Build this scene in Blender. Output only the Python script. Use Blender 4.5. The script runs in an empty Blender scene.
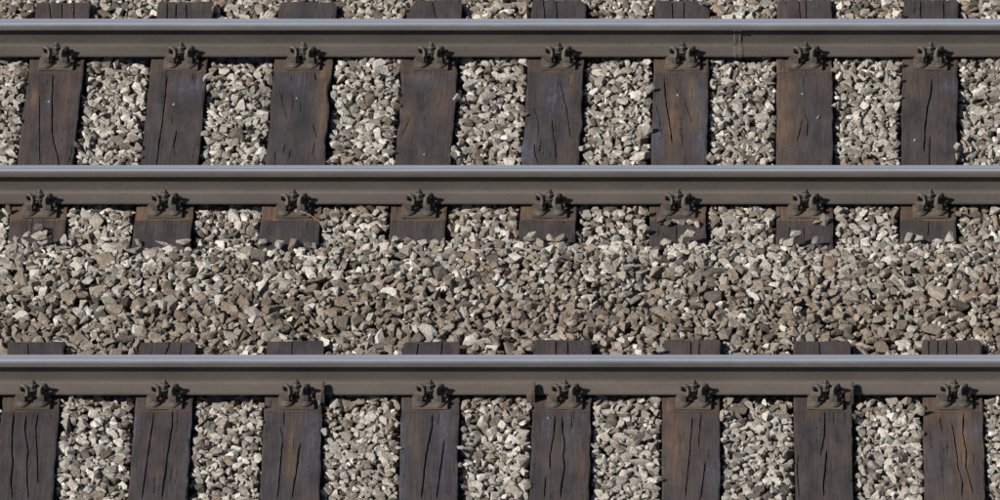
import bpy, bmesh, math, random
import numpy as np
from mathutils import Matrix, Vector, Euler

random.seed(7)
rng = np.random.default_rng(11)
S = bpy.context.scene
COL = S.collection

# ------------------------------------------------------------------ camera
F, D, PITCH, PXC = 12900.0, 60.0, math.radians(28.3), 940.0
CX = (PXC - 500.0) / (F / D)
CP, SP = math.cos(PITCH), math.sin(PITCH)
CPOS = (CX, -D * CP, D * SP)
cam = bpy.data.cameras.new('camera')
cam.sensor_width = 36.0
cam.lens = F / 1000.0 * 36.0
cam.shift_x = -(PXC - 500.0) / 1000.0
cam.clip_start = 1.0
cam.clip_end = 6000.0
camo = bpy.data.objects.new('camera', cam)
camo.location = CPOS
camo.rotation_euler = (math.pi / 2 - PITCH, 0, 0)
COL.objects.link(camo)
S.camera = camo

# ------------------------------------------------------------------ sky, sun, exposure
SUN_EL, SUN_AZ = math.radians(39), math.radians(180 + 56)      # azimuth clockwise from +Y
w = bpy.data.worlds.new('World'); S.world = w; w.use_nodes = True
nt = w.node_tree; nt.nodes.clear()
sky = nt.nodes.new('ShaderNodeTexSky'); sky.sky_type = 'NISHITA'; sky.sun_disc = False
sky.sun_elevation = SUN_EL; sky.sun_rotation = SUN_AZ
bg = nt.nodes.new('ShaderNodeBackground'); bg.inputs['Strength'].default_value = 0.05
out = nt.nodes.new('ShaderNodeOutputWorld')
nt.links.new(sky.outputs[0], bg.inputs[0]); nt.links.new(bg.outputs[0], out.inputs[0])
sun = bpy.data.lights.new('sun', 'SUN'); sun.energy = 5.0; sun.angle = math.radians(0.5); sun.color = (1.0, 0.95, 0.88)
suno = bpy.data.objects.new('sun', sun); COL.objects.link(suno)
sd = Vector((math.sin(SUN_AZ) * math.cos(SUN_EL), math.cos(SUN_AZ) * math.cos(SUN_EL), math.sin(SUN_EL)))
suno.rotation_euler = sd.to_track_quat('Z', 'Y').to_euler()
S.view_settings.view_transform = 'Standard'; S.view_settings.look = 'None'
S.view_settings.exposure = 0.62; S.view_settings.gamma = 1.0
S.cycles.diffuse_bounces = 2

# ------------------------------------------------------------------ where things stand (metres; origin in the cess between the tracks)
def at(px, py, z=0.0):
    """A point of the ground plane at height z from its place in the survey picture (1000 x 500)."""
    a, b = (px - PXC) / F, (250.0 - py) / F
    d = (a, CP + b * SP, -SP + b * CP)
    t = (z - CPOS[2]) / d[2]
    return CPOS[0] + a * t, CPOS[1] + d[1] * t

def Yof(py, z=0.0): return at(500, py, z)[1]

PLATE = 0.018
FOOT_HALF, RAIL_H = 0.070, 0.159
RY = [Yof(57.0, PLATE) + FOOT_HALF, Yof(204.3, PLATE) + FOOT_HALF, Yof(395.0, PLATE) + FOOT_HALF]
X0, X1 = -2.95, 2.75

# ------------------------------------------------------------------ helpers
def tag(o, label=None, cat=None, group=None, kind=None):
    if label: o['label'] = label
    if cat: o['category'] = cat
    if group: o['group'] = group
    if kind: o['kind'] = kind
    return o

def empty(name, loc, rz=0.0):
    o = bpy.data.objects.new(name, None); COL.objects.link(o)
    o.location = loc; o.rotation_euler = (0, 0, rz); o.empty_display_size = 0.05
    return o

def mesh_np(name, verts, faces, smooth=False):
    me = bpy.data.meshes.new(name)
    v = np.asarray(verts, dtype=np.float32); f = np.asarray(faces, dtype=np.int32)
    k = f.shape[1]
    me.vertices.add(len(v)); me.vertices.foreach_set('co', v.ravel())
    me.loops.add(f.size); me.loops.foreach_set('vertex_index', f.ravel())
    me.polygons.add(len(f)); me.polygons.foreach_set('loop_start', np.arange(0, f.size, k, dtype=np.int32))
    me.polygons.foreach_set('use_smooth', np.full(len(f), smooth, dtype=bool))
    me.update(calc_edges=True)
    return me

def link(name, me, mat=None, parent=None):
    o = bpy.data.objects.new(name, me); COL.objects.link(o)
    if mat and not me.materials: me.materials.append(mat)
    if parent: o.parent = parent
    return o

def from_bm(name, bm, mat, parent=None, smooth_deg=None):
    me = bpy.data.meshes.new(name)
    bmesh.ops.recalc_face_normals(bm, faces=bm.faces)
    if smooth_deg is not None:
        for f in bm.faces: f.smooth = True
        for e in bm.edges:
            if len(e.link_faces) == 2 and e.calc_face_angle(0) > math.radians(smooth_deg): e.smooth = False
    bm.to_mesh(me); bm.free()
    return link(name, me, mat, parent)

def box(bm, x0, x1, y0, y1, z0, z1, bev=0.0):
    r = bmesh.ops.create_cube(bm, size=1.0)
    for v in r['verts']:
        v.co = Vector(((x0 + x1) / 2 + v.co.x * (x1 - x0), (y0 + y1) / 2 + v.co.y * (y1 - y0), (z0 + z1) / 2 + v.co.z * (z1 - z0)))
    if bev:
        es = list({e for v in r['verts'] for e in v.link_edges})
        bmesh.ops.bevel(bm, geom=es, offset=bev, segments=2, affect='EDGES')

def lathe(bm, prof, cx, cy, n=16, square=False):
    rings = []
    for r, z in prof:
        ring = []
        for k in range(n):
            a = 2 * math.pi * k / n + (math.pi / n if n < 8 else 0)
            ring.append(bm.verts.new((cx + r * math.cos(a), cy + r * math.sin(a), z)))
        rings.append(ring)
    for i in range(len(rings) - 1):
        for k in range(n):
            bm.faces.new((rings[i][k], rings[i][(k + 1) % n], rings[i + 1][(k + 1) % n], rings[i + 1][k]))
    bm.faces.new(rings[-1]); bm.faces.new(rings[0][::-1])

def catmull(pts, n=6):
    P = [Vector(p) for p in pts]; P = [P[0] * 2 - P[1]] + P + [P[-1] * 2 - P[-2]]
    o = []
    for i in range(1, len(P) - 2):
        for k in range(n):
            t = k / n; a, b, c, d = P[i - 1], P[i], P[i + 1], P[i + 2]
            o.append(0.5 * ((2 * b) + (c - a) * t + (2 * a - 5 * b + 4 * c - d) * t * t + (3 * b - a - 3 * c + d) * t ** 3))
    o.append(P[-2]); return o

def tube(bm, pts, r, n=8, taper=None):
    pts = [Vector(p) for p in pts]; rings = []; prev = None
    for i, p in enumerate(pts):
        t = (pts[min(i + 1, len(pts) - 1)] - pts[max(i - 1, 0)]).normalized()
        if prev is None: u = t.orthogonal().normalized()
        else: u = (prev - t * prev.dot(t)).normalized()
        prev = u; v = t.cross(u); rr = r if taper is None else r * (1 + (taper - 1) * i / (len(pts) - 1))
        rings.append([bm.verts.new(p + (u * math.cos(2 * math.pi * k / n) + v * math.sin(2 * math.pi * k / n)) * rr) for k in range(n)])
    for i in range(len(rings) - 1):
        for k in range(n):
            bm.faces.new((rings[i][k], rings[i][(k + 1) % n], rings[i + 1][(k + 1) % n], rings[i + 1][k]))
    bm.faces.new(rings[0][::-1]); bm.faces.new(rings[-1])

# ------------------------------------------------------------------ smooth value noise for geometry
class VNoise:
    def __init__(s, seed, n=256): s.t = np.random.default_rng(seed).uniform(-1, 1, (n, n)); s.n = n
    def __call__(s, x, y):
        x = np.asarray(x, float); y = np.asarray(y, float)
        xi = np.floor(x).astype(int); yi = np.floor(y).astype(int); fx = x - xi; fy = y - yi
        fx = fx * fx * (3 - 2 * fx); fy = fy * fy * (3 - 2 * fy); n = s.n; t = s.t
        a = t[xi % n, yi % n]; b = t[(xi + 1) % n, yi % n]; c = t[xi % n, (yi + 1) % n]; d = t[(xi + 1) % n, (yi + 1) % n]
        return (a * (1 - fx) + b * fx) * (1 - fy) + (c * (1 - fx) + d * fx) * fy

# ------------------------------------------------------------------ materials
def newmat(name):
    m = bpy.data.materials.new(name); m.use_nodes = True; t = m.node_tree
    b = t.nodes['Principled BSDF']; return m, t, b

def N(t, typ, **kw):
    n = t.nodes.new(typ)
    for k, v in kw.items():
        if k.startswith('_'): setattr(n, k[1:], v)
        else: n.inputs[k].default_value = v
    return n

def noise(t, co, scale, detail=4, rough=0.6, vec_scale=None):
    if vec_scale:
        mp = N(t, 'ShaderNodeMapping'); mp.inputs['Scale'].default_value = vec_scale; t.links.new(co, mp.inputs[0]); co = mp.outputs[0]
    n = N(t, 'ShaderNodeTexNoise', Scale=scale, Detail=detail, Roughness=rough); t.links.new(co, n.inputs['Vector'])
    return n.outputs['Fac']

def ramp(t, fac, p0, c0, p1, c1):
    r = N(t, 'ShaderNodeValToRGB'); e = r.color_ramp.elements
    e[0].position = p0; e[0].color = (*c0, 1) if len(c0) == 3 else c0
    e[1].position = p1; e[1].color = (*c1, 1) if len(c1) == 3 else c1
    t.links.new(fac, r.inputs[0]); return r.outputs[0]

def mix(t, fac, a, b, mode='MIX'):
    m = t.nodes.new('ShaderNodeMix'); m.data_type = 'RGBA'; m.blend_type = mode
    for sock, v in ((m.inputs[0], fac), (m.inputs[6], a), (m.inputs[7], b)):
        if isinstance(v, (int, float)): sock.default_value = v
        elif isinstance(v, tuple): sock.default_value = (*v, 1) if len(v) == 3 else v
        else: t.links.new(v, sock)
    return m.outputs[2]

def math_(t, op, a, b=0.0):
    m = t.nodes.new('ShaderNodeMath'); m.operation = op
    for i, v in enumerate((a, b)):
        if isinstance(v, (int, float)): m.inputs[i].default_value = v
        else: t.links.new(v, m.inputs[i])
    return m.outputs[0]

def bump(t, b, h, strength, dist):
    n = N(t, 'ShaderNodeBump', Strength=strength, Distance=dist); t.links.new(h, n.inputs['Height']); t.links.new(n.outputs[0], b.inputs['Normal'])

def stone_mat(name, per_object):
    m, t, b = newmat(name)
    geo = N(t, 'ShaderNodeNewGeometry'); pos = geo.outputs['Position']
    if per_object: base = N(t, 'ShaderNodeObjectInfo').outputs['Color']
    else:
        a = N(t, 'ShaderNodeAttribute', _attribute_name='tone'); base = a.outputs['Color']
    n1 = noise(t, pos, 55, 5, 0.65)
    n2 = noise(t, pos, 240, 4, 0.7)
    c = mix(t, 1.0, base, ramp(t, n1, 0.3, (0.72, 0.70, 0.67), 0.7, (1.2, 1.2, 1.2)), 'MULTIPLY')
    c = mix(t, 1.0, c, ramp(t, n2, 0.32, (0.72, 0.71, 0.70), 0.66, (1.2, 1.2, 1.2)), 'MULTIPLY')
    veins = ramp(t, noise(t, pos, 30, 3, 0.5, (1, 1, 2.4)), 0.60, (0, 0, 0), 0.68, (1, 1, 1))
    c = mix(t, math_(t, 'MULTIPLY', veins, 0.35), c, (0.16, 0.105, 0.065))
    t.links.new(c, b.inputs['Base Color']); b.inputs['Roughness'].default_value = 0.88
    b.inputs['Specular IOR Level'].default_value = 0.25
    bump(t, b, math_(t, 'ADD', math_(t, 'MULTIPLY', n1, 1.6), math_(t, 'MULTIPLY', n2, 0.6)), 0.85, 0.009)
    return m
M_STONE = stone_mat('limestone_ballast', False)
M_STONE_O = stone_mat('limestone_single', True)

def gravel_mat():
    m, t, b = newmat('fine_gravel_bed')
    geo = N(t, 'ShaderNodeNewGeometry'); pos = geo.outputs['Position']
    v = N(t, 'ShaderNodeTexVoronoi', Scale=55.0); t.links.new(pos, v.inputs['Vector'])
    c = mix(t, v.outputs['Distance'], (0.18, 0.155, 0.13), (0.06, 0.05, 0.04))
    c = mix(t, noise(t, pos, 3, 4), c, (0.13, 0.11, 0.09))
    t.links.new(c, b.inputs['Base Color']); b.inputs['Roughness'].default_value = 0.95
    bump(t, b, v.outputs['Distance'], 1.0, 0.02); return m
M_BED = gravel_mat()

def wood_mat():
    m, t, b = newmat('creosoted_oak')
    tc = N(t, 'ShaderNodeTexCoord'); co = tc.outputs['Object']
    rnd = N(t, 'ShaderNodeObjectInfo').outputs['Random']
    add = N(t, 'ShaderNodeVectorMath', _operation='ADD'); cb = N(t, 'ShaderNodeCombineXYZ')
    t.links.new(math_(t, 'MULTIPLY', rnd, 37.0), cb.inputs[0]); t.links.new(math_(t, 'MULTIPLY', rnd, 91.0), cb.inputs[1])
    t.links.new(co, add.inputs[0]); t.links.new(cb.outputs[0], add.inputs[1]); co = add.outputs[0]
    oc = N(t, 'ShaderNodeObjectInfo').outputs['Color']
    st = N(t, 'ShaderNodeAttribute', _attribute_name='stain').outputs['Color']
    sep = N(t, 'ShaderNodeSeparateColor'); t.links.new(st, sep.inputs[0])
    grain = noise(t, co, 1.0, 6, 0.62, (150, 5, 60))
    fine = noise(t, co, 1.0, 4, 0.7, (420, 22, 100))
    patch = noise(t, co, 9, 6, 0.68, (1.2, 0.45, 1))
    base = mix(t, ramp(t, patch, 0.35, (0, 0, 0), 0.65, (1, 1, 1)), (0.027, 0.0245, 0.0243), (0.052, 0.0455, 0.0425))
    base = mix(t, ramp(t, noise(t, co, 1.0, 4, 0.6, (14, 6, 9)), 0.52, (0, 0, 0), 0.75, (.6, .6, .6)), base, (0.042, 0.044, 0.056))
    base = mix(t, 1.0, base, oc, 'MULTIPLY')
    base = mix(t, 1.0, base, ramp(t, grain, 0.3, (0.88, 0.87, 0.87), 0.7, (1.10, 1.10, 1.10)), 'MULTIPLY')
    base = mix(t, 1.0, base, ramp(t, fine, 0.3, (0.86, 0.86, 0.86), 0.7, (1.12, 1.12, 1.12)), 'MULTIPLY')
    rp = ramp(t, noise(t, co, 1.0, 5, 0.65, (11, 3.2, 7)), 0.50, (0, 0, 0), 0.72, (.75, .75, .75))
    base = mix(t, rp, base, mix(t, grain, (0.052, 0.039, 0.031), (0.080, 0.060, 0.047)))
    brk = ramp(t, noise(t, co, 1.0, 5, 0.7, (60, 14, 30)), 0.25, (0.25, 0.25, 0.25), 0.55, (1, 1, 1))
    o = math_(t, 'MULTIPLY', sep.outputs[0], brk); bl = math_(t, 'MULTIPLY', sep.outputs[1], ramp(t, noise(t, co, 1.0, 5, 0.75, (45, 20, 30)), 0.40, (0.1, 0.1, 0.1), 0.6, (1, 1, 1)))
    base = mix(t, o, base, mix(t, grain, (0.085, 0.052, 0.032), (0.150, 0.094, 0.057)))
    base = mix(t, bl, base, mix(t, grain, (0.048, 0.052, 0.072), (0.082, 0.088, 0.118)))
    spk = ramp(t, noise(t, co, 160, 3, 0.6), 0.70, (0, 0, 0), 0.76, (1, 1, 1))
    base = mix(t, math_(t, 'MULTIPLY', spk, 0.35), base, (0.22, 0.19, 0.16))
    base = mix(t, 1.0, base, (0.88, 0.88, 0.90), 'MULTIPLY')
    t.links.new(base, b.inputs['Base Color']); b.inputs['Roughness'].default_value = 0.72
    b.inputs['Specular IOR Level'].default_value = 0.3
    bump(t, b, math_(t, 'ADD', grain, math_(t, 'MULTIPLY', fine, 0.3)), 0.35, 0.003)
    return m
M_WOOD = wood_mat()

def steel_mat(name, c0, c1, rough=0.7, spots=0.5, metal=0.0, sc=40):
    m, t, b = newmat(name)
    tc = N(t, 'ShaderNodeTexCoord'); co = tc.outputs['Object']
    rnd = N(t, 'ShaderNodeObjectInfo').outputs['Location']
    add = N(t, 'ShaderNodeVectorMath', _operation='ADD'); t.links.new(co, add.inputs[0]); t.links.new(rnd, add.inputs[1]); co = add.outputs[0]
    a = noise(t, co, sc, 5, 0.6, (0.35, 1, 1)); f = noise(t, co, sc * 7, 4, 0.7)
    c = mix(t, ramp(t, a, 0.32, (0, 0, 0), 0.68, (1, 1, 1)), c0, c1)
    c = mix(t, 1.0, c, ramp(t, f, 0.3, (1 - spots * .5,) * 3, 0.7, (1 + spots * .4,) * 3), 'MULTIPLY')
    big = noise(t, co, 2.2, 5, 0.65, (1, 1, 4)); c = mix(t, 1.0, c, ramp(t, big, 0.3, (.88,) * 3, 0.7, (1.12,) * 3), 'MULTIPLY')
    rs_ = ramp(t, noise(t, co, 26, 5, 0.75, (0.5, 1, 1)), 0.62, (0, 0, 0), 0.74, (.6,) * 3); c = mix(t, rs_, c, (c1[0] * 1.25, c1[1] * .95, c1[2] * .72))
    c = mix(t, 1.0, c, ramp(t, N(t, 'ShaderNodeObjectInfo').outputs['Random'], 0, (.82,) * 3, 1, (1.18,) * 3), 'MULTIPLY')
    c = mix(t, 1.0, c, (0.84, 0.83, 0.82), 'MULTIPLY')
    t.links.new(c, b.inputs['Base Color']); b.inputs['Roughness'].default_value = rough; b.inputs['Metallic'].default_value = metal
    b.inputs['Specular IOR Level'].default_value = 0.35
    bump(t, b, f, 0.25, 0.002)
    return m
M_WEB = steel_mat('rail_web_rust', (0.062, 0.0535, 0.0465), (0.077, 0.066, 0.058), 0.62, 0.25, sc=9)
M_SIDE = steel_mat('rail_head_side_rust', (0.085, 0.076, 0.064), (0.11, 0.097, 0.081), 0.6, 0.2, sc=9)
M_SIDE_W = steel_mat('rail_head_side_worn', (0.16, 0.165, 0.17), (0.22, 0.22, 0.22), 0.42, 0.15, metal=0.6, sc=9)
M_PLATE = steel_mat('base_plate_rust', (0.074, 0.058, 0.045), (0.115, 0.086, 0.063), 0.8, 0.6)
M_CLIP = steel_mat('spring_steel_dirty', (0.045, 0.040, 0.035), (0.070, 0.062, 0.052), 0.6, 0.5)
M_WELD = steel_mat('weld_collar_rust', (0.060, 0.050, 0.042), (0.092, 0.076, 0.062), 0.8, 0.9, sc=90)
M_NAIL = steel_mat('galvanised_nail', (0.10, 0.10, 0.10), (0.15, 0.15, 0.15), 0.5, 0.3)

def polished():
    m, t, b = newmat('polished_running_surface')
    tc = N(t, 'ShaderNodeTexCoord'); co = tc.outputs['Object']
    s = noise(t, co, 1.0, 5, 0.6, (0.8, 260, 260))
    c = mix(t, s, (0.42, 0.445, 0.50), (0.64, 0.665, 0.72))
    sp = ramp(t, noise(t, co, 1.0, 4, 0.7, (30, 130, 130)), 0.60, (0, 0, 0), 0.72, (1, 1, 1))
    c = mix(t, math_(t, 'MULTIPLY', sp, 0.5), c, (0.24, 0.22, 0.21))
    sx = N(t, 'ShaderNodeSeparateXYZ'); t.links.new(co, sx.inputs[0])
    wob = noise(t, co, 1.0, 5, 0.7, (5, 0, 0))
    ln_ = math_(t, 'ABSOLUTE', math_(t, 'ADD', math_(t, 'ADD', sx.outputs[1], 0.006), math_(t, 'MULTIPLY', wob, 0.012)))
    c = mix(t, math_(t, 'MULTIPLY', math_(t, 'LESS_THAN', ln_, 0.0022), 0.45), c, (0.20, 0.19, 0.22))
    t.links.new(c, b.inputs['Base Color']); b.inputs['Metallic'].default_value = 0.72
    r = ramp(t, s, 0.3, (0.26,) * 3, 0.7, (0.42,) * 3); t.links.new(r, b.inputs['Roughness'])
    return m
M_POL = polished()

# ------------------------------------------------------------------ rails
def half_profile():
    """(y, z) from the middle of the head down the side to the foot, z above the rail base."""
    H = RAIL_H
    head = [(0.0, H), (0.010, H - 0.0002), (0.018, H - 0.0006), (0.024, H - 0.0016), (0.0285, H - 0.0038), (0.0318, H - 0.0072), (0.0336, H - 0.0112),
            (0.0345, H - 0.0160), (0.0352, H - 0.031), (0.0348, H - 0.0335), (0.033, H - 0.0350)]
    web = [(0.033, H - 0.0350), (0.0135, H - 0.0430), (0.0095, H - 0.049), (0.0082, H - 0.058), (0.0080, 0.075), (0.0082, 0.052), (0.0100, 0.040), (0.0150, 0.0322), (0.0205, 0.0290)]
    foot = [(0.0205, 0.0290), (0.036, 0.0225), (0.052, 0.0170), (0.0665, 0.0125), (0.0692, 0.0112), (0.070, 0.0090), (0.070, 0.0010), (0.069, 0.0)]
    return head, web, foot
HEAD, WEB, FOOT = half_profile()

def strip(name, prof, mats, parent, xs, smooth=True, closed_bottom=False, per_face=None, out=0.0):
    near = [(-y - (out if y > .004 else 0), z) for y, z in prof]; far = [(-a, b) for a, b in near]
    loops = [near[::-1] + far[1:]] if prof[0][0] == 0 else [near, far]
    V, Fc, MI = [], [], []
    for L in loops:
        if closed_bottom: L = L
        b0 = len(V); n = len(L)
        for x in xs:
            for (y, z) in L: V.append((x, y, z))
        for i in range(len(xs) - 1):
            for k in range(n - 1):
                a = b0 + i * n + k; Fc.append((a, a + 1, a + n + 1, a + n))
                MI.append(per_face((L[k][0] + L[k + 1][0]) / 2, (L[k][1] + L[k + 1][1]) / 2) if per_face else 0)
    if closed_bottom:
        b0 = len(V); ye = prof[-1][0]; ze = prof[-1][1]
        for x in xs: V += [(x, -ye, ze), (x, ye, ze)]
        for i in range(len(xs) - 1): Fc.append((b0 + 2 * i, b0 + 2 * i + 1, b0 + 2 * i + 3, b0 + 2 * i + 2)); MI.append(0)
    me = mesh_np(name, V, Fc, smooth)
    for m in mats: me.materials.append(m)
    me.polygons.foreach_set('material_index', np.array(MI, dtype=np.int32))
    bm = bmesh.new(); bm.from_mesh(me); bmesh.ops.recalc_face_normals(bm, faces=bm.faces)
    for e in bm.edges:
        if len(e.link_faces) == 2 and e.calc_face_angle(0) > math.radians(38): e.smooth = False
    bm.to_mesh(me); bm.free()
    o = bpy.data.objects.new(name, me); COL.objects.link(o); o.parent = parent
    return o

def make_rail(Y, label, gauge_side):
    r = empty('rail', (0, Y, PLATE)); tag(r, label, 'rail', 'running rails of the two tracks')
    xs = list(np.linspace(-9, 9, 37))
    def pf(y, z):
        d = RAIL_H - z
        if d < 0.0030: return 0
        if (y < 0) == (gauge_side < 0):                  # the side the wheel flanges polish
            if d < 0.0040: return 0
            if d < 0.024: return 1
            return 2
        return 2
    strip('rail_head', HEAD, [M_POL, M_SIDE_W, M_SIDE], r, xs, per_face=pf)
    strip('rail_web', WEB, [M_WEB], r, xs)
    strip('rail_foot', FOOT, [M_WEB], r, xs, closed_bottom=True)
    return r
rail_a = make_rail(RY[0], 'brown steel rail farthest away, with a weld seam right of centre', -1)
rail_b = make_rail(RY[1], 'brown steel rail in the middle, just above the wide heap of stones', 1)
rail_c = make_rail(RY[2], 'brown steel rail nearest the front, gripped by three anchors', -1)

# weld collar on the far rail
wx = at(738, 46, 0.1)[0]
def weld():
    prof = [(y + 0.0022, z) for y, z in WEB[1:]] + [(y + 0.0015, z + 0.003) for y, z in FOOT[1:5]] + [(0.0722, 0.008), (0.0722, 0.0)]
    prof = [(0.0340, RAIL_H - 0.033), (0.0350, RAIL_H - 0.037)] + [(0.024, RAIL_H - 0.041)] + prof
    vn = VNoise(5); xs = np.linspace(-0.024, 0.024, 25); V = []; Fc = []
    for i, x in enumerate(xs):
        e = 1.0 if 2 < i < 22 else (-0.6 if i in (0, 24) else 0.3)
        ridge = 0.0035 if i in (5, 6, 17, 18, 19) else 0.0
        for k, (y, z) in enumerate(prof):
            V.append((x + 0.002 * float(vn(k * .8, 3)), -(y + 0.001 * e + ridge * (0.6 + 0.5 * float(vn(k * 1.3, i > 12))) + 0.0032 * float(vn(i * .9, k * .9 + 9)) - (0.004 if e < 0 else 0)), z + 0.001 * e))
    n = len(prof)
    for i in range(24):
        for k in range(n - 1):
            a = i * n + k; Fc.append((a, a + 1, a + n + 1, a + n))
    o = link('weld_seam', mesh_np('weld_seam', V, Fc, False), M_WELD, rail_a); o.location = (wx, 0, 0)
    o['label'] = 'rough brown weld collar on the rail'
weld()

# ------------------------------------------------------------------ sleepers
Z1 = 500 / 120.0
def zp(ox, oy, sc, pts): return [(ox + x / sc, oy + y / sc) for x, y in pts]
# per sleeper: survey edges (left, right) at two rows, cracks, stains (kind, x, y, rx, ry), nails, tint
ROWS1, ROWS2 = (98, 215), (410, 498)
T1 = [
 dict(e=((25, 80), (11, 66.5)), o=(0, 50), far=3, cracks=[([(222,100),(218,200),(218,340),(225,380),(240,430),(248,490)],1.1), ([(165,190),(165,300),(167,480)],.7)],
      st=[('o',145,190,12,40,.8),('o',280,180,10,60,.5)], nails=[(205,217)], tint=(1.12,1.0,.95), g=[(370,330,375,470)], end=[(49,3,51,16),(62,4,62,18),(74,4,74,15)], lab='sleeper with two long cracks and nail head, far track, first from left'),
 dict(e=((147.6, 204), (135, 193)), o=(120, 50), far=2, cracks=[([(197,105),(190,190),(178,290),(165,380),(152,485)],.9), ([(237,330),(228,380),(222,420)],.8)],
      st=[('b',300,150,50,40,.7),('b',160,235,20,15,.7),('o',190,230,5,60,.5)], nails=[(225,228)], tint=(.98,.92,.9), g=[], end=[(167,3,167,18),(176,3,176,19),(186,3,187,18)], lab='dark sleeper with long slanting crack, faint blue marks, far track, second from left'),
 dict(e=((271, 330), (262, 320)), o=(240, 50), far=2, cracks=[([(165,170),(190,260),(195,290)],.4), ([(250,210),(255,270)],.4), ([(300,300),(318,350),(322,370)],.6), ([(190,390),(180,430)],.6), ([(212,410),(205,450)],.6), ([(315,380),(300,440)],.6), ([(312,95),(318,125)],1.4), ([(290,115),(322,112)],.6)],
      st=[('o',345,200,18,150,.6),('o',350,90,20,40,.8),('b',240,130,30,20,.5)], nails=[(238,203)], tint=(.92,.92,.95), g=[], end=[], lab='dark sleeper with brown splintered right edge, short checks, far track, third from left'),
 dict(e=((401, 454.5), (390, 447)), o=(370, 50), far=0, cracks=[([(155,270),(150,320),(128,370)],.5)],
      st=[('o',180,110,30,15,.5),('o',300,220,25,60,.4),('o',150,290,20,60,.5),('b',230,120,50,30,.5)], nails=[(228,437)], tint=(1.0,.95,.92), g=[], end=[(432,2,435,14)], lab='smooth brown sleeper with a notch in its left edge, far track, fourth from left'),
 dict(e=((526, 582), (520, 576)), o=(495, 50), far=0, cracks=[([(270,130),(285,190),(300,240),(305,310),(318,365)],.7), ([(238,290),(243,350),(252,400),(255,450)],.8), ([(165,240),(178,290),(185,350)],.6), ([(165,390),(170,440),(180,470)],.8)],
      st=[('b',250,190,35,60,.7),('b',140,410,30,70,.8),('o',320,140,10,40,.8)], nails=[], tint=(.95,.9,.9), g=[], end=[(543,3,545,18),(556,3,557,18)], lab='weathered sleeper with wavy cracks, grey blue patches, far track, fifth from left'),
 dict(e=((653.6, 707), (649, 707)), o=(620, 50), far=1, cracks=[([(185,120),(190,190),(200,260),(212,330),(218,385)],1.0), ([(152,230),(165,290),(178,360)],.6), ([(235,150),(240,180)],.5), ([(270,210),(290,270),(300,300)],.6), ([(252,280),(258,330),(262,400)],.5)],
      st=[('o',215,310,25,100,.7),('o',300,170,15,40,1),('b',325,200,18,60,1),('b',155,360,20,70,.8),('b',340,360,15,80,.8),('o',310,280,20,40,.9)], nails=[(242,190)], tint=(1.08,1.0,.95), g=[(270,330,280,400),(325,400,335,440),(403,320,408,450),(530,330,540,400)], end=[(672,3,673,18),(684,3,684,18)], lab='multicoloured sleeper with orange and blue streaks, far track, sixth from left'),
 dict(e=((777, 832), (776, 833)), o=(745, 50), far=0, cracks=[([(240,285),(225,350),(215,380)],.7), ([(250,260),(262,300),(258,360)],.8)],
      st=[('o',165,250,35,200,.65),('o',150,70,20,30,.9)], nails=[(240,185)], tint=(1.05,.98,.98), g=[(318,320,315,420),(425,320,420,440)], end=[(806,0,806,18),(799,5,800,16)], lab='sleeper with a rusty brown left half and short cracks, far track, seventh from left'),
 dict(e=((902, 957), (900, 956)), o=(870, 50), far=0, cracks=[([(258,120),(255,180),(240,240),(232,310),(228,380),(225,420)],1.2), ([(250,360),(248,490)],.9)],
      st=[('b',330,150,30,20,.7),('o',180,170,40,30,.3)], nails=[], tint=(1.0,.94,.9), g=[(420,290,415,400)], end=[(921,0,921,18),(944,0,944,18)], lab='dark sleeper with one wide crack down the middle, far track, last on the right'),
]
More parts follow.
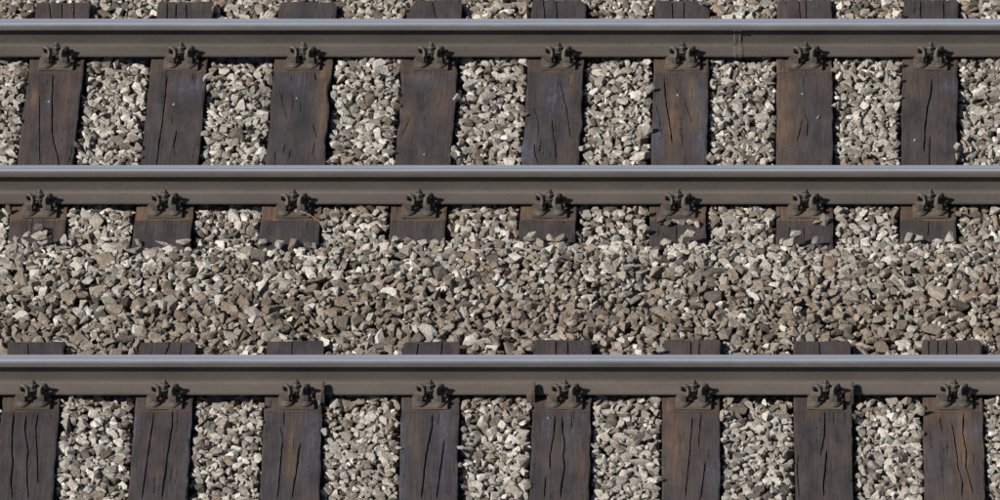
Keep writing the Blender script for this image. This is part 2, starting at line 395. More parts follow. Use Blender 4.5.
T2 = [
 dict(e=((2, 59), (-5.5, 52)), o=(0, 380), far=342, cracks=[([(60,140),(52,220),(50,300),(55,330),(48,400),(50,490)],1.1), ([(110,150),(105,210),(118,290),(112,350),(118,490)],1.0), ([(160,140),(150,200),(155,300),(158,400),(160,430)],.9)],
      st=[], nails=[], tint=(.92,.85,.85), end=[(27,345,29,356)], lab='dark sleeper with three long cracks, near track, first from left'),
 dict(e=((135, 192), (128, 187)), o=(100, 380), far=342, cracks=[([(225,135),(215,210),(205,270),(195,350),(185,430),(175,490)],.9), ([(305,130),(300,200),(290,260),(280,320),(275,380),(265,440),(258,490)],1.0), ([(300,360),(290,430)],.5)],
      st=[('b',150,170,12,60,.8),('b',365,300,15,150,.5)], nails=[], tint=(.95,.88,.88), end=[(171,344,165,356),(182,344,180,356)], lab='dark sleeper with two parallel slanting cracks, near track, second from left'),
 dict(e=((264, 322), (260, 319)), o=(235, 380), far=341, cracks=[([(205,130),(205,190)],.6), ([(190,200),(202,245)],.8), ([(198,255),(192,340),(185,420),(178,490)],.9), ([(272,260),(262,340),(255,390),(245,440),(240,490)],1.0)],
      st=[('o',235,300,20,100,.5),('b',320,250,30,100,.4)], nails=[], tint=(.95,.93,.97), end=[(292,344,292,356)], lab='grey brown sleeper with a forked crack, near track, third from left'),
 dict(e=((401, 459), (399, 457)), o=(370, 380), far=342, cracks=[([(262,135),(258,200),(245,260),(232,330),(225,400),(215,490)],1.1), ([(310,250),(300,330),(290,400),(278,490)],1.0), ([(290,135),(280,190)],.5)],
      st=[('b',140,250,15,200,.6),('b',310,200,40,150,.45),('o',180,200,30,60,.3)], nails=[], tint=(.95,.9,.93), end=[(419,344,417,356),(443,344,441,356)], lab='bluish dark sleeper with two long slanting cracks, near track, fourth from left'),
 dict(e=((532, 591), (530, 589)), o=(500, 380), far=340, cracks=[([(232,150),(225,220),(210,300),(208,370)],1.0), ([(190,400),(185,490)],.9), ([(262,150),(262,210),(270,260),(265,310),(270,360),(258,430),(252,490)],1.2), ([(302,135),(298,210)],.6)],
      st=[('b',200,180,15,40,.8),('b',310,200,30,80,.5),('o',340,350,10,80,.4)], nails=[(203,160)], tint=(.97,.91,.9), end=[(556,342,556,356),(568,342,568,356)], lab='dark sleeper with broken cracks, small pale nail, near track, fifth from left'),
 dict(e=((663, 719.5), (661, 720)), o=(635, 380), far=340, cracks=[([(240,150),(232,250),(225,350),(215,440),(210,490)],.8), ([(277,135),(268,220),(265,280)],.7), ([(295,340),(285,420),(275,490)],.9)],
      st=[('o',165,250,25,100,.7),('o',140,120,20,30,.8),('b',330,400,20,80,.5)], nails=[], tint=(1.15,1.05,1.0), end=[(691,343,691,356),(700,343,699,356)], lab='lighter brown sleeper with rusty left side, near track, sixth from left'),
 dict(e=((794, 852), (796, 853)), o=(765, 380), far=341, cracks=[([(250,135),(250,220),(240,270),(232,310)],1.0), ([(258,290),(252,370),(245,440),(248,480)],1.3), ([(137,310),(135,390),(145,490)],.7), ([(285,130),(288,180)],.5)],
      st=[('o',200,130,20,30,.4)], nails=[], tint=(.97,.9,.88), end=[(819,343,820,356)], lab='dark sleeper with an S-shaped crack down its middle, near track, seventh from left'),
 dict(e=((923, 983), (925, 985)), o=(880, 380), far=340, cracks=[([(250,150),(258,210)],.7), ([(300,180),(310,230),(320,300),(325,360),(345,430),(340,490)],.9), ([(350,140),(345,220),(360,290),(358,360),(375,420),(390,470)],.9)],
      st=[('o',350,280,25,120,1),('o',210,130,40,40,.6),('b',390,210,30,20,.8),('b',230,370,40,60,.3)], nails=[], tint=(1.25,1.1,1.0), end=[(929,343,929,356),(938,343,938,356),(947,343,947,356),(957,343,957,356)], lab='brown sleeper with orange streaked crooked cracks, near track, last on the right'),
]
SLEEPERS = []   # (x at Y=0, slope, Yfar, Ynear, width) for the ballast
def make_sleeper(d, rows, rails, yfar, length, idx, unseen=False):
    (l1, r1), (l2, r2) = d['e']
    xl1, y1 = at(l1, rows[0]); xr1, _ = at(r1, rows[0]); xl2, y2 = at(l2, rows[1]); xr2, _ = at(r2, rows[1])
    Wd = ((xr1 - xl1) + (xr2 - xl2)) / 2
    c1, c2 = (xl1 + xr1) / 2, (xl2 + xr2) / 2
    slope = (c2 - c1) / (y2 - y1)
    rz = -math.atan(slope)
    ycen = yfar - length / 2
    xcen = c1 + slope * (ycen - y1)
    cr, sr = math.cos(rz), math.sin(rz)
    def loc(px, py):
        X, Y = at(px, py); dx, dy = X - xcen, Y - ycen
        return dx * cr + dy * sr, -dx * sr + dy * cr
    SLEEPERS.append((xcen, ycen, rz, Wd, length))
    nx, ny = 129, 200
    u = np.linspace(-Wd / 2, Wd / 2, nx); v = np.linspace(-length / 2, length / 2, ny)
    U, V = np.meshgrid(u, v, indexing='ij')
    n1, n2, n3 = VNoise(idx * 3 + 1), VNoise(idx * 3 + 2), VNoise(idx * 3 + 3)
    Z = 0.0026 * n1(U * 24, V * 3) + 0.0007 * n2(U * 110 + 5, V * 7) + 0.0003 * n3(U * 330, V * 15)
    # rounded, chipped arrises
    edge = Wd / 2 - np.abs(U)
    chip = 0.006 + 0.005 * n1(V * 14 + 50, np.sign(U) * 4) + 0.003 * n2(V * 55, np.sign(U) * 7)
    chip = np.clip(chip, 0.002, 0.02)
    Z -= np.where(edge < chip, (chip - edge) ** 1.5 * 6.0 * 0.6, 0)
    # adzed seats of the base plates
    stain = np.zeros((nx, ny, 4)); stain[..., 3] = 1
    for ry in rails:
        ly = ry - ycen
        seat = 1 / (1 + np.exp((np.abs(V - ly) - 0.195 - 0.004 * n3(U * 20, 1)) / 0.0025))
        Z -= 0.004 * seat
        stain[..., 0] = np.maximum(stain[..., 0], (1.0 if ry == RY[1] else 0.55 if ry == RY[0] else 0.32) * seat * (0.65 + 0.5 * n2(U * 12, V * 6)))
    def carve(pts, wk, local=False):
        nonlocal Z
        P = np.array(pts if local else [loc(*p) for p in pts]); P = P[np.argsort(P[:, 1])]
        xs = np.interp(v, P[:, 1], P[:, 0]) + 0.0007 * n3(v * 45, 3) + 0.0010 * n1(v * 18, 8)
        y0, y1_ = P[0, 1], P[-1, 1]
        fade = np.clip((v - y0) / 0.05 + .12, 0, 1) * np.clip((y1_ - v) / 0.05 + .12, 0, 1) * ((v >= y0 - .005) & (v <= y1_ + .005))
        wd = 0.0017 * wk * (0.75 + 0.5 * (0.5 + 0.5 * n2(v * 18, 5))) * np.sqrt(fade)
        wd = np.maximum(wd, 1e-5)
        Z -= 0.030 * min(1, wk) * np.clip(fade * 1.6, 0, 1)[None, :] * np.exp(-((U - xs[None, :]) / wd[None, :]) ** 2 * 0.8)
        Z += 0.0012 * np.clip(fade, 0, 1)[None, :] * np.exp(-((U - xs[None, :] ) / (wd[None, :] * 3)) ** 2)
    ox, oy = d['o']
    for pts, wk in d['cracks']:
        carve(zp(ox, oy, Z1, pts), wk)
    for g in d.get('g', []):
        carve(zp(ox, 180, 7.14, [(g[0], g[1]), (g[2], g[3])]), 0.7)
    for g in d.get('end', []):
        a, b = loc(g[0], g[1]), loc(g[2], g[3]); b = (b[0] + (b[0] - a[0]), b[1] + (b[1] - a[1]))
        carve([(a[0], length / 2 + .01), b], 0.9, True)
    rs = np.random.default_rng(100 + idx)
    for k in range(22):                                    # hairline checks
        x = rs.uniform(-.45, .45) * Wd; y = rs.uniform(-.5, .5) * length; L = rs.uniform(.04, .2)
        carve([(x, y), (x + rs.uniform(-.008, .008), y + L)], rs.uniform(.15, .4), True)
    for s in d['st']:
        k, x, y, rx, ry_, am = s
        cx_, cy_ = loc(ox + x / Z1, oy + y / Z1); sx = rx / Z1 / 212; sy = ry_ / Z1 / 100
        g = min(1, am * 1.35) * np.exp(-(((U - cx_) / sx) ** 2 + ((V - cy_) / sy) ** 2) * 0.6) * (0.85 + 0.5 * n2(U * 60, V * 10))
        ch = 0 if k == 'o' else 1
        stain[..., ch] = np.maximum(stain[..., ch], g)
    stain = np.clip(stain, 0, 1)
    UU = U + 0.003 * n1(V * 9, 20 + np.sign(U)) * (np.abs(U) / (Wd / 2)) ** 4 + 0.0015 * n2(V * 40, np.sign(U)) * (np.abs(U) / (Wd / 2)) ** 6
    ec = np.clip((np.abs(V) - (length / 2 - 0.05)) / 0.05, 0, 1)
    UU = UU * (1 - (0.02 + 0.05 * (idx * 7 % 5) / 5) * ec ** 2)
    for (px, py, inw, ln, side) in d.get('notch', []):
        _, cy_ = loc(px, py); m = inw * np.exp(-((V - cy_) / ln) ** 2)
        UU = UU + side * m * np.clip((side * -U) / (Wd / 2), 0, 1) ** 3
    top = np.stack([UU, V, Z], -1).reshape(-1, 3)
    idxg = np.arange(nx * ny).reshape(nx, ny)
    Fq = np.stack([idxg[:-1, :-1], idxg[1:, :-1], idxg[1:, 1:], idxg[:-1, 1:]], -1).reshape(-1, 4)
    ring = np.concatenate([idxg[:, 0], idxg[-1, 1:], idxg[-2::-1, -1], idxg[0, -2:0:-1]])
    low = top[ring].copy(); low[:, 2] = -0.16
    mid = top[ring].copy(); mid[:, 2] = -0.03
    n = len(ring); b1 = len(top); b2 = b1 + n
    k = np.arange(n); k2 = (k + 1) % n
    s1 = np.stack([ring[k], b1 + k, b1 + k2, ring[k2]], -1); s2 = np.stack([b1 + k, b2 + k, b2 + k2, b1 + k2], -1)
    me = mesh_np('sleeper', np.concatenate([top, mid, low]), np.concatenate([Fq, s1, s2]), False)
    at_ = me.color_attributes.new('stain', 'FLOAT_COLOR', 'POINT')
    full = np.zeros((b2 + n, 4)); full[:, 3] = 1; full[:b1] = stain.reshape(-1, 4)
    at_.data.foreach_set('color', full.ravel().astype(np.float32))
    o = link('sleeper', me, M_WOOD)
    o.location = (xcen, ycen, 0); o.rotation_euler = (0, 0, rz)
    o.color = (*d['tint'], 1)
    tag(o, d['lab'], 'sleeper', 'wooden sleepers of the far track' if rails[0] > 0 else 'wooden sleepers of the near track')
    for (x, y) in d['nails']:
        lx, ly = loc(ox + x / Z1, oy + y / Z1)
        bm = bmesh.new(); lathe(bm, [(0.0085, -0.006), (0.0085, 0.003), (0.006, 0.0065), (0.002, 0.0078)], lx, ly, 10)
        from_bm('nail', bm, M_NAIL, o, 50)
    return o
T1[3]['notch'] = [(403, 118, 0.045, 0.05, 1), (403, 2, .03, .05, 1), (450, 60, -.018, .12, 1), (455, 62, .02, .05, -1)]
T1[5]['notch'] = [(707, 2, .055, .05, -1)]
T1[4]['notch'] = [(585, 0, .02, .05, -1), (528, 150, -.012, .08, 1), (585, 120, -.008, .1, -1)]
T1[2]['notch'] = [(330, 90, .012, .1, -1), (325, 140, .006, .06, -1)]
NEAR_RAIL = RY[2] - (RY[0] - RY[1])
for i, d in enumerate(T1): make_sleeper(d, ROWS1, (RY[0], RY[1]), Yof(d['far']), 2.6, i)
for i, d in enumerate(T2): make_sleeper(d, ROWS2, (RY[2],), Yof(d['far']), 2.6, 20 + i)

# ------------------------------------------------------------------ rail fastenings
def make_fastening():
    root = empty('rail_fastening', (0, 0, 0))
    bm = bmesh.new()
    box(bm, -0.089, 0.089, -0.172, 0.168, 0.0005, PLATE - 0.0005, 0.003)
    for s in (-1, 1):
        for sx in (-1, 1):
            a, b = sorted((s * 0.0735, s * 0.100)); box(bm, min(sx * 0.014, sx * 0.078), max(sx * 0.014, sx * 0.078), a, b, PLATE - 0.004, PLATE + 0.021, 0.003)
    from_bm('base_plate', bm, M_PLATE, root, 40)
    z = PLATE
    path = [(-0.058, -0.050, z + 0.022), (-0.061, -0.060, z + 0.030), (-0.061, -0.076, z + 0.052), (-0.057, -0.092, z + 0.066), (-0.044, -0.100, z + 0.067), (-0.034, -0.106, z + 0.058),
            (-0.031, -0.118, z + 0.038), (-0.040, -0.124, z + 0.020), (-0.034, -0.122, z + 0.014), (-0.024, -0.110, z + 0.030), (-0.024, -0.094, z + 0.050), (-0.015, -0.074, z + 0.052)]
    path = path + [(0.0, -0.068, z + 0.050)] + [(-x, y, zz) for x, y, zz in path[::-1]]
    bm = bmesh.new(); tube(bm, catmull(path, 5), 0.0090, 8); from_bm('spring_clip', bm, M_CLIP, root, 50)
    bm = bmesh.new()
    lathe(bm, [(0.011, z - 0.002), (0.011, z + 0.090), (0.008, z + 0.095)], 0, -0.090, 12)
    bolt = from_bm('bolt', bm, M_CLIP, root, 50)
    bm = bmesh.new()
    lathe(bm, [(0.026, z + 0.0465), (0.0265, z + 0.0485), (0.025, z + 0.0515)], 0, -0.090, 16)
    from_bm('washer', bm, M_CLIP, bolt, 50)
    bm = bmesh.new()
    lathe(bm, [(0.019, z + 0.0515), (0.0215, z + 0.0535), (0.0215, z + 0.072), (0.0185, z + 0.076)], 0, -0.090, 6)
    from_bm('nut', bm, M_CLIP, bolt, 25)
    for s in (-1, 1):
        bm = bmesh.new(); cx, cy = s * 0.047, -0.146
        lathe(bm, [(0.0295, z - 0.001), (0.0305, z + 0.003), (0.0280, z + 0.009), (0.018, z + 0.0125), (0.0135, z + 0.016)], cx, cy, 16)
        lathe(bm, [(0.0165, z + 0.014), (0.0170, z + 0.031), (0.0145, z + 0.037)], cx, cy, 4)
        from_bm('coach_screw', bm, M_CLIP, root, 35)
    return root
def copy_tree(o, parent=None):
    c = o.copy(); COL.objects.link(c); c.parent = parent
    for ch in list(o.children): copy_tree(ch, c)
    return c
ORD = ['first', 'second', 'third', 'fourth', 'fifth', 'sixth', 'seventh', 'eighth']
FX = [[56, 180.5, 303.5, 431, 558, 682, 806, 931], [39, 164, 293, 419, 549, 678, 806, 930], [32, 164, 296, 430, 565, 694, 826, 954]]
RN = ['far rail', 'middle rail', 'near rail']
fast0 = make_fastening(); first = True
for r in range(3):
    for i, px in enumerate(FX[r]):
        f = fast0 if first else copy_tree(fast0); first = False
        x = at(px, [66, 213, 403][r], 0.02)[0]
        f.location = (x, RY[r], -0.0035); f.rotation_euler = (0, 0, random.uniform(-.03, .03)); f.scale = (0.93, 1, 1)
        where = ORD[i] + ' from the left' if i < 7 else 'last on the right'
        tag(f, f'dark rusty spring clip and plate holding the {RN[r]}, {where}', 'rail fastening', f'rail fastenings on the {["far", "middle", "near"][r]} rail')
        for ch in f.children:
            if ch.name.startswith('spring_clip'): ch.rotation_euler = (0, 0, random.uniform(-.06, .06))
            if ch.name.startswith('coach_screw'): ch.location.z = random.uniform(-.002, .003)

# rail anchors of the near rail
def make_anchor(px, lab):
    x = at(px, 395, PLATE)[0]
    root = empty('rail_anchor', (x, RY[2], PLATE)); tag(root, lab, 'rail anchor', 'rail anchors on the near rail')
    bm = bmesh.new()
    out_ = [(-0.036, 0.050), (-0.058, 0.058), (-0.104, 0.050), (-0.106, -0.030), (-0.092, -0.046), (-0.0715, -0.042), (-0.0715, 0.0140), (-0.036, 0.0245)]
    a = [bm.verts.new((-0.006, y, z)) for y, z in out_]; b = [bm.verts.new((0.006, y, z)) for y, z in out_]
    bm.faces.new(a); bm.faces.new(b[::-1])
    for k in range(len(a)): bm.faces.new((a[k], a[(k + 1) % len(a)], b[(k + 1) % len(a)], b[k]))
    bmesh.ops.bevel(bm, geom=list(bm.edges), offset=0.0015, segments=1, affect='EDGES')
    from_bm('bracket_plate', bm, M_CLIP, root, 30)
    bm = bmesh.new(); box(bm, -0.034, -0.0065, -0.098, -0.0715, -0.020, 0.016, 0.003); box(bm, -0.034, -0.0065, -0.0712, 0.03, -0.012, -0.0015, 0.002)
    from_bm('foot_clamp', bm, M_PLATE, root, 30)
make_anchor(323.5, 'dark upright rail anchor bracket right of the third sleeper on the near rail')
make_anchor(534, 'dark upright rail anchor bracket at the left edge of the fifth sleeper, near rail')
make_anchor(852.5, 'dark upright rail anchor bracket right of the seventh sleeper on the near rail')

# ------------------------------------------------------------------ ballast
GR = 0.005
YT, YB = Yof(-45), Yof(545)
nX = int((X1 - X0) / GR); nY = int((YT - YB) / GR)
gx = X0 + (np.arange(nX) + .5) * GR; gy = YB + (np.arange(nY) + .5) * GR
GX, GY = np.meshgrid(gx, gy, indexing='ij')
# how high the ballast is shovelled across the line (Y, z above the sleeper tops)
yk = lambda py: Yof(py)
prof = sorted([(yk(-60), -0.10), (yk(-8), -0.03), (yk(2), -0.02), (yk(40), -0.034), (yk(54), -0.030), (yk(58.5), -0.006), (yk(90), -0.016), (yk(150), -0.018), (yk(190), -0.035), (yk(201.5), -0.030), (yk(206), -0.004), (yk(222), -0.008),
        (yk(243), -0.008), (yk(252), 0.042), (yk(266), 0.055), (yk(286), 0.045), (yk(318), 0.0), (yk(338), -0.030), (yk(350), -0.030), (yk(372), -0.042), (yk(392), -0.030), (yk(397), -0.006), (yk(425), -0.016), (yk(560), -0.020)])
PY, PZ = np.array([p[0] for p in prof]), np.array([p[1] for p in prof])
tn = VNoise(77)
def target(X, Y):
    return np.interp(Y + 0.05 * tn(X * 2.2, 3), PY, PZ) + 0.010 * tn(X * 3.1, Y * 3.1) + 0.006 * tn(X * 9 + 4, Y * 9)
TG = target(GX, GY)
sleeper_mask = np.zeros(GX.shape, bool)
for (xc, yc, rz, wd, ln) in SLEEPERS:
    c, s = math.cos(rz), math.sin(rz); dx, dy = GX - xc, GY - yc
    lx, ly = dx * c + dy * s, -dx * s + dy * c
    m = (np.abs(lx) < wd / 2 + 0.003) & (np.abs(ly) < ln / 2)
    sleeper_mask |= m
    # gap that opens along the right hand side of each sleeper
    TG = np.where((lx > wd / 2) & (lx < wd / 2 + 0.014) & (np.abs(ly) < ln / 2), TG - 0.020, TG)
SURF = TG - 0.092
SURF = np.where(sleeper_mask, 0.001, SURF)
BASE = np.minimum(TG - 0.058, -0.05)

# crushed stone shapes
def hull_variant(seed):
    r = np.random.default_rng(seed)
    n = r.integers(11, 19)
    p = r.normal(size=(n, 3)); p /= np.linalg.norm(p, axis=1)[:, None]
    p *= r.uniform(0.82, 1.08, (n, 1))
    p = p * np.array([1.0, r.uniform(.54, .95), r.uniform(.42, .8)])
    if r.random() < .6:                                    # a split face
        d = r.normal(size=3); d /= np.linalg.norm(d); h = p @ d; lim = r.uniform(.25, .5); p -= np.outer(np.clip(h - lim, 0, None), d)
    e = Euler((r.normal() * .75, r.normal() * .75, 0)).to_matrix()
    p = p @ np.array(e).T
    p /= (np.ptp(p[:, 0]) + np.ptp(p[:, 1])) / 2            # mean width 1
    bm = bmesh.new()
    for q in p: bm.verts.new(q)
    bmesh.ops.convex_hull(bm, input=bm.verts)
    for v in [v for v in bm.verts if not v.link_faces]: bm.verts.remove(v)
    bmesh.ops.dissolve_limit(bm, angle_limit=math.radians(9), verts=bm.verts, edges=bm.edges)
    bmesh.ops.bevel(bm, geom=list(bm.edges), offset=0.022, segments=1, affect='EDGES', clamp_overlap=True)
    bmesh.ops.triangulate(bm, faces=bm.faces)
    bmesh.ops.recalc_face_normals(bm, faces=bm.faces)
    bm.verts.ensure_lookup_table(); bm.verts.index_update()
    V = np.array([v.co[:] for v in bm.verts]); T = np.array([[v.index for v in f.verts] for f in bm.faces])
    bm.free()
    bm = bmesh.new()                                       # planes of the un-bevelled hull for the packing
    for q in p: bm.verts.new(q)
    bmesh.ops.convex_hull(bm, input=bm.verts)
    bmesh.ops.recalc_face_normals(bm, faces=bm.faces)
    bm.verts.ensure_lookup_table(); bm.verts.index_update()
    used = [v for v in bm.verts if v.link_faces]; ix = {v.index: k for k, v in enumerate(used)}
    V0 = np.array([v.co[:] for v in used]); T0 = np.array([[ix[v.index] for v in f.verts] for f in bm.faces])
    NN = np.array([f.normal[:] for f in bm.faces if f.calc_area() > 1e-5]); DD = np.array([f.normal.dot(f.verts[0].co) for f in bm.faces if f.calc_area() > 1e-5])
    bm.free()
    return V, T, NN, DD, V0, T0
NV = 180
VAR = [hull_variant(1000 + i) for i in range(NV)]

stones = []          # variant, x, y, z, size, rz
IDM = np.full(GX.shape, -1, np.int32)
def place(vi, size, rz, x, y, tries, force=False, dz=None):
    _, _, NN, DD, _, _ = VAR[vi]
    c, s = math.cos(rz), math.sin(rz)
    nx_, ny_ = NN[:, 0] * c - NN[:, 1] * s, NN[:, 0] * s + NN[:, 1] * c
    nz_ = NN[:, 2]
    R = int(size * 0.72 / GR) + 1
    lx = np.arange(-R, R + 1) * GR
    A = (DD * size)[:, None, None] - nx_[:, None, None] * lx[None, :, None] - ny_[:, None, None] * lx[None, None, :]
    up, dn = nz_ > 0.02, nz_ < -0.02
    top = (A[up] / nz_[up][:, None, None]).min(0); bot = (A[dn] / nz_[dn][:, None, None]).max(0)
    ins = top > bot + 0.0005
    if ins.sum() < 6: return False
    best = None
    for k in range(tries):
        xx = x + (random.uniform(-.022, .022) if k else 0); yy = y + (random.uniform(-.022, .022) if k else 0)
        i = int((xx - X0) / GR); j = int((yy - YB) / GR)
        if i - R < 0 or j - R < 0 or i + R >= nX or j + R >= nY: continue
        sf = SURF[i - R:i + R + 1, j - R:j + R + 1]
        z = (sf - bot)[ins].max()
        over = z + (top[ins].max()) * .75 - TG[i, j]
        if best is None or over < best[0]: best = (over, i, j, z)
    if best is None: return False
    over, i, j, z = best
    if not force and over > 0.006: return False
    z -= 0.0035
    sf = SURF[i - R:i + R + 1, j - R:j + R + 1]; im = IDM[i - R:i + R + 1, j - R:j + R + 1]
    hit = ins & (z + top > sf)
    sf[hit] = (z + top)[hit]; im[hit] = len(stones)
    stones.append((vi, X0 + (i + .5) * GR, YB + (j + .5) * GR, z, size, rz))
    return True

for ps, (step, smin, smax) in enumerate([(0.056, .052, .104), (0.050, .048, .096), (0.046, .043, .086), (0.042, .040, .076), (0.038, .034, .064), (0.040, .026, .048), (0.045, .016, .030), (0.06, .009, .018)]):
    xs = np.arange(X0 + .03, X1 - .03, step); ys = np.arange(YB + .03, YT - .03, step)
    P = np.array([(a, b) for a in xs for b in ys]); P += rng.uniform(-step / 2, step / 2, P.shape); rng.shuffle(P)
    sz = smin + (smax - smin) * rng.beta(1.6, 2.6, len(P))
    for (a, b), s_ in zip(P, sz):
        i, j = min(nX - 1, int((a - X0) / GR)), min(nY - 1, int((b - YB) / GR))
        if TG[i, j] - SURF[i, j] < s_ * 0.28: continue
        s_ *= 0.96 if abs(b - yk(300)) > 0.62 else 1.07
        place(random.randrange(NV), float(s_), random.uniform(0, 6.283), float(a), float(b), 6)

# stones nudged over the sleeper edges, and grit
FORCED = len(stones)
FLAT = sorted(range(NV), key=lambda i: np.ptp(VAR[i][0][:, 2]))[:24]
for (xc, yc, rz, wd, ln) in SLEEPERS:
    c, s = math.cos(rz), math.sin(rz)
    for k in range(10):
        sd_ = -1 if k % 3 else 1
        lx = sd_ * (wd / 2 + random.uniform(.008, .022)); ly = random.uniform(-ln / 2, ln / 2)
        X, Y = xc + lx * c - ly * s, yc + lx * s + ly * c
        if min(abs(Y - r) for r in RY) < .12: continue
        place(random.randrange(NV), random.uniform(.026, .046), random.uniform(0, 6.28), X, Y, 1, force=True)
    for k in range(2):
        lx = wd / 2 * random.uniform(-1, 1); ly = random.uniform(-ln / 2, ln / 2)
        X, Y = xc + lx * c - ly * s, yc + lx * s + ly * c
        if min(abs(Y - r) for r in RY) < .19: continue
        place(random.randrange(NV), random.uniform(.010, .017), random.uniform(0, 6.28), X, Y, 1, force=True)
# the toe of the heap spills raggedly over the near ends of the far track's sleepers
for k in range(8):
    xc, yc, rz, wd, ln = SLEEPERS[k]
    for q in range(4):
        Y = Yof(random.uniform(245, 250)); X = xc - math.tan(rz) * (Y - yc) + random.uniform(-.5, .5) * wd
        place(random.choice(FLAT), random.uniform(.034, .072), random.uniform(0, 6.28), X, Y, 1, force=True)
# stones lying on the sleepers, plates and rail foot
TGs = TG
for (px, py, s_) in [(37, 228, .062), (46, 231, .036), (667, 221, .050), (674, 219, .040), (681, 221, .036), (661, 220, .055), (697, 222, .05), (689, 222, .034), (826, 219, .060), (817, 221, .035),
                     (561, 238, .052), (841, 209, .045), (318, 399, .030), (301, 211, .05), (280, 246, .06), (689, 242, .05)]:
    X, Y = at(px, py, 0.02)
    place(random.choice(FLAT), s_, random.uniform(0, 6.28), X, Y, 1, force=True)
print('stones', len(stones))

# colours of the stone, with slope shade painted in between the tracks
tn2, tn3 = VNoise(91), VNoise(92)
SA = np.array([(s[1], s[2], s[3], s[4]) for s in stones])
def tones():
    n = len(stones); X, Y = SA[:, 0], SA[:, 1]
    bright = rng.beta(1.5, 1.6, n)
    lo, hi = np.array([0.165, 0.152, 0.134]), np.array([0.52, 0.507, 0.475])
    c = lo + (hi - lo) * bright[:, None]
    brown = np.array([0.185, 0.146, 0.112])
    # brake dust between and beyond the tracks, with painted slope shade between them
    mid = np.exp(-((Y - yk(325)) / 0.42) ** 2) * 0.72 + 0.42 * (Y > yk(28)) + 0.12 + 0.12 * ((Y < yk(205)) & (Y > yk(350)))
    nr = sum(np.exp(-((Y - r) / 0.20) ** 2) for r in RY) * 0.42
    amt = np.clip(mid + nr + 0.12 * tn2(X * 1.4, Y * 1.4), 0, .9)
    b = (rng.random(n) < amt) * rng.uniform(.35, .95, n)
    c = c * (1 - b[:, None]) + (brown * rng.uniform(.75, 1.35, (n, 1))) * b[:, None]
    wh = rng.random(n) < 0.07; c[wh] = np.array([0.58, 0.57, 0.54]) * rng.uniform(.88, 1.05, (wh.sum(), 1))
    dk = rng.random(n) < 0.10; c[dk] = np.array([0.11, 0.10, 0.088]) * rng.uniform(.8, 1.2, (dk.sum(), 1))
    c[FORCED:] = np.minimum(c[FORCED:], np.array([0.36, 0.345, 0.318])) * 0.85
    dust_shade = np.exp(-((Y - yk(330)) / 0.42) ** 2)  # darkens the lower slope of the heap: dust plus painted shade
    c *= (np.array([0.915, 0.893, 0.864]) * (0.97 - 0.08 * dust_shade[:, None]))
    c *= (1 + rng.normal(0, .008, (n, 3)))
    return c
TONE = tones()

# ground below
V, Fq = [], []
xs = np.concatenate([[-600, -60, -12], np.arange(X0 + .02, X1, .1), [12, 60, 600]]); ys = np.concatenate([[-500, -60, -12], np.arange(YB + .02, YT, .05), [12, 60, 900]])
for x in xs:
    for y in ys:
        inside = X0 < x < X1 and YB < y < YT
        z = float(min(np.interp(y, PY, PZ) - 0.102, -0.075)) if inside else (-0.07 if abs(x) < 20 and abs(y) < 20 else -0.35)
        V.append((x, y, z))
nyy = len(ys)
for i in range(len(xs) - 1):
    for j in range(nyy - 1):
        a = i * nyy + j; Fq.append((a, a + nyy, a + nyy + 1, a + 1))
bed = link('ballast_bed', mesh_np('ballast_bed', V, Fq, True), M_BED)
tag(bed, 'bed of crushed grey and brown limestone ballast under both tracks', None, None, 'structure')

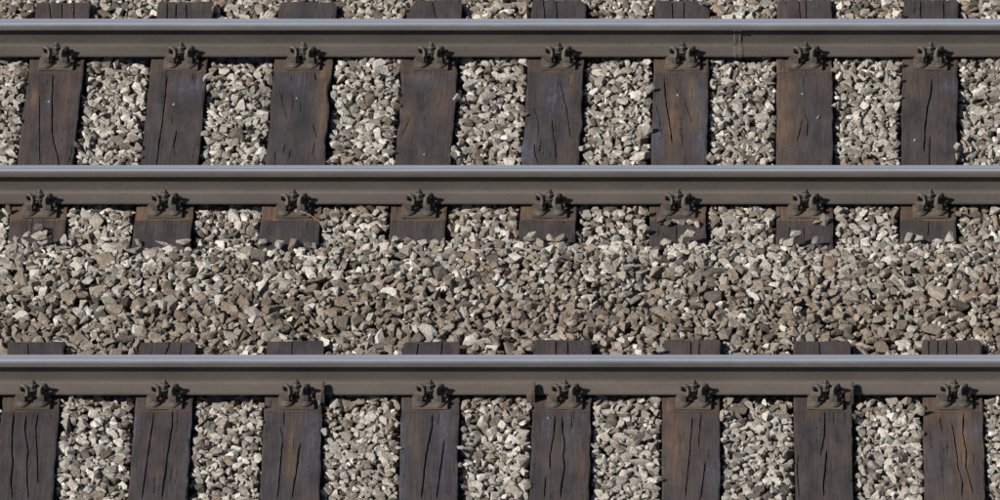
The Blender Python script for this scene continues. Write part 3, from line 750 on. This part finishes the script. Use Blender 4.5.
vis = np.bincount(IDM[IDM >= 0].ravel(), minlength=len(stones)).astype(float)
def inframe(x, y):
    dpt = (y - CPOS[1]) * CP + CPOS[2] * SP
    px = PXC + F * (x - CX) / dpt; py = 250 - F * ((y - CPOS[1]) * SP - CPOS[2] * CP) / dpt
    return (px > 6) & (px < 994) & (py > 5) & (py < 495) & ~((py > 12) & (py < 60)) & ~((py > 158) & (py < 208)) & ~((py > 346) & (py < 398))
seen = vis.copy()
vis[~inframe(SA[:, 0], SA[:, 1])] = 0
big = set(np.argsort(-vis)[:299].tolist())
meshes = {}
for k in sorted(big):
    vi, x, y, z, s_, rz = stones[k]
    if vi not in meshes:
        me = mesh_np('stone', VAR[vi][0], VAR[vi][1], False); me.materials.append(M_STONE_O); meshes[vi] = me
    o = bpy.data.objects.new('stone', meshes[vi]); COL.objects.link(o); o.parent = bed
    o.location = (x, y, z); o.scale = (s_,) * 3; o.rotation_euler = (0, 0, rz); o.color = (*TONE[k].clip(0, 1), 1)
VV, TT, CC = [], [], []; off = 0
for k, (vi, x, y, z, s_, rz) in enumerate(stones):
    if k in big: continue
    q = 4 if (s_ < 0.036 or seen[k] < 8) else 0
    V, T = VAR[vi][q], VAR[vi][q + 1]; c, s = math.cos(rz), math.sin(rz)
    Q = np.empty_like(V); Q[:, 0] = (V[:, 0] * c - V[:, 1] * s) * s_ + x; Q[:, 1] = (V[:, 0] * s + V[:, 1] * c) * s_ + y; Q[:, 2] = V[:, 2] * s_ + z
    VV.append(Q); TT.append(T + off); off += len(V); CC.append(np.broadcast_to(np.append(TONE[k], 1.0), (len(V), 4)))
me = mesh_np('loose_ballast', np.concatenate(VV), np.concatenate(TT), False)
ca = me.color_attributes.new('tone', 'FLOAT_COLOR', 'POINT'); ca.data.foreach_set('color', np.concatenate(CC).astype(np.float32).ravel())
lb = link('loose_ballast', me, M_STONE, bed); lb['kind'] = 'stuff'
print('tris', len(me.polygons))

# ------------------------------------------------------------------ small things
bm = bmesh.new()
a = at(300, 211, 0.03); b = at(323, 224, 0.0)
pts = catmull([(a[0], a[1], .030), (a[0] * .6 + b[0] * .4, a[1] * .6 + b[1] * .4 + .004, .024), (a[0] * .25 + b[0] * .75, a[1] * .25 + b[1] * .75, .012), (b[0], b[1], .004)], 4)
tube(bm, pts, 0.0024, 6, 0.5)
M_TWIG = steel_mat('dry_twig', (0.22, 0.16, 0.11), (0.30, 0.22, 0.15), 0.8, 0.4)
tw = from_bm('twig', bm, M_TWIG, None, 60)
tag(tw, 'thin dry twig lying across the third fastening of the middle rail', 'twig')
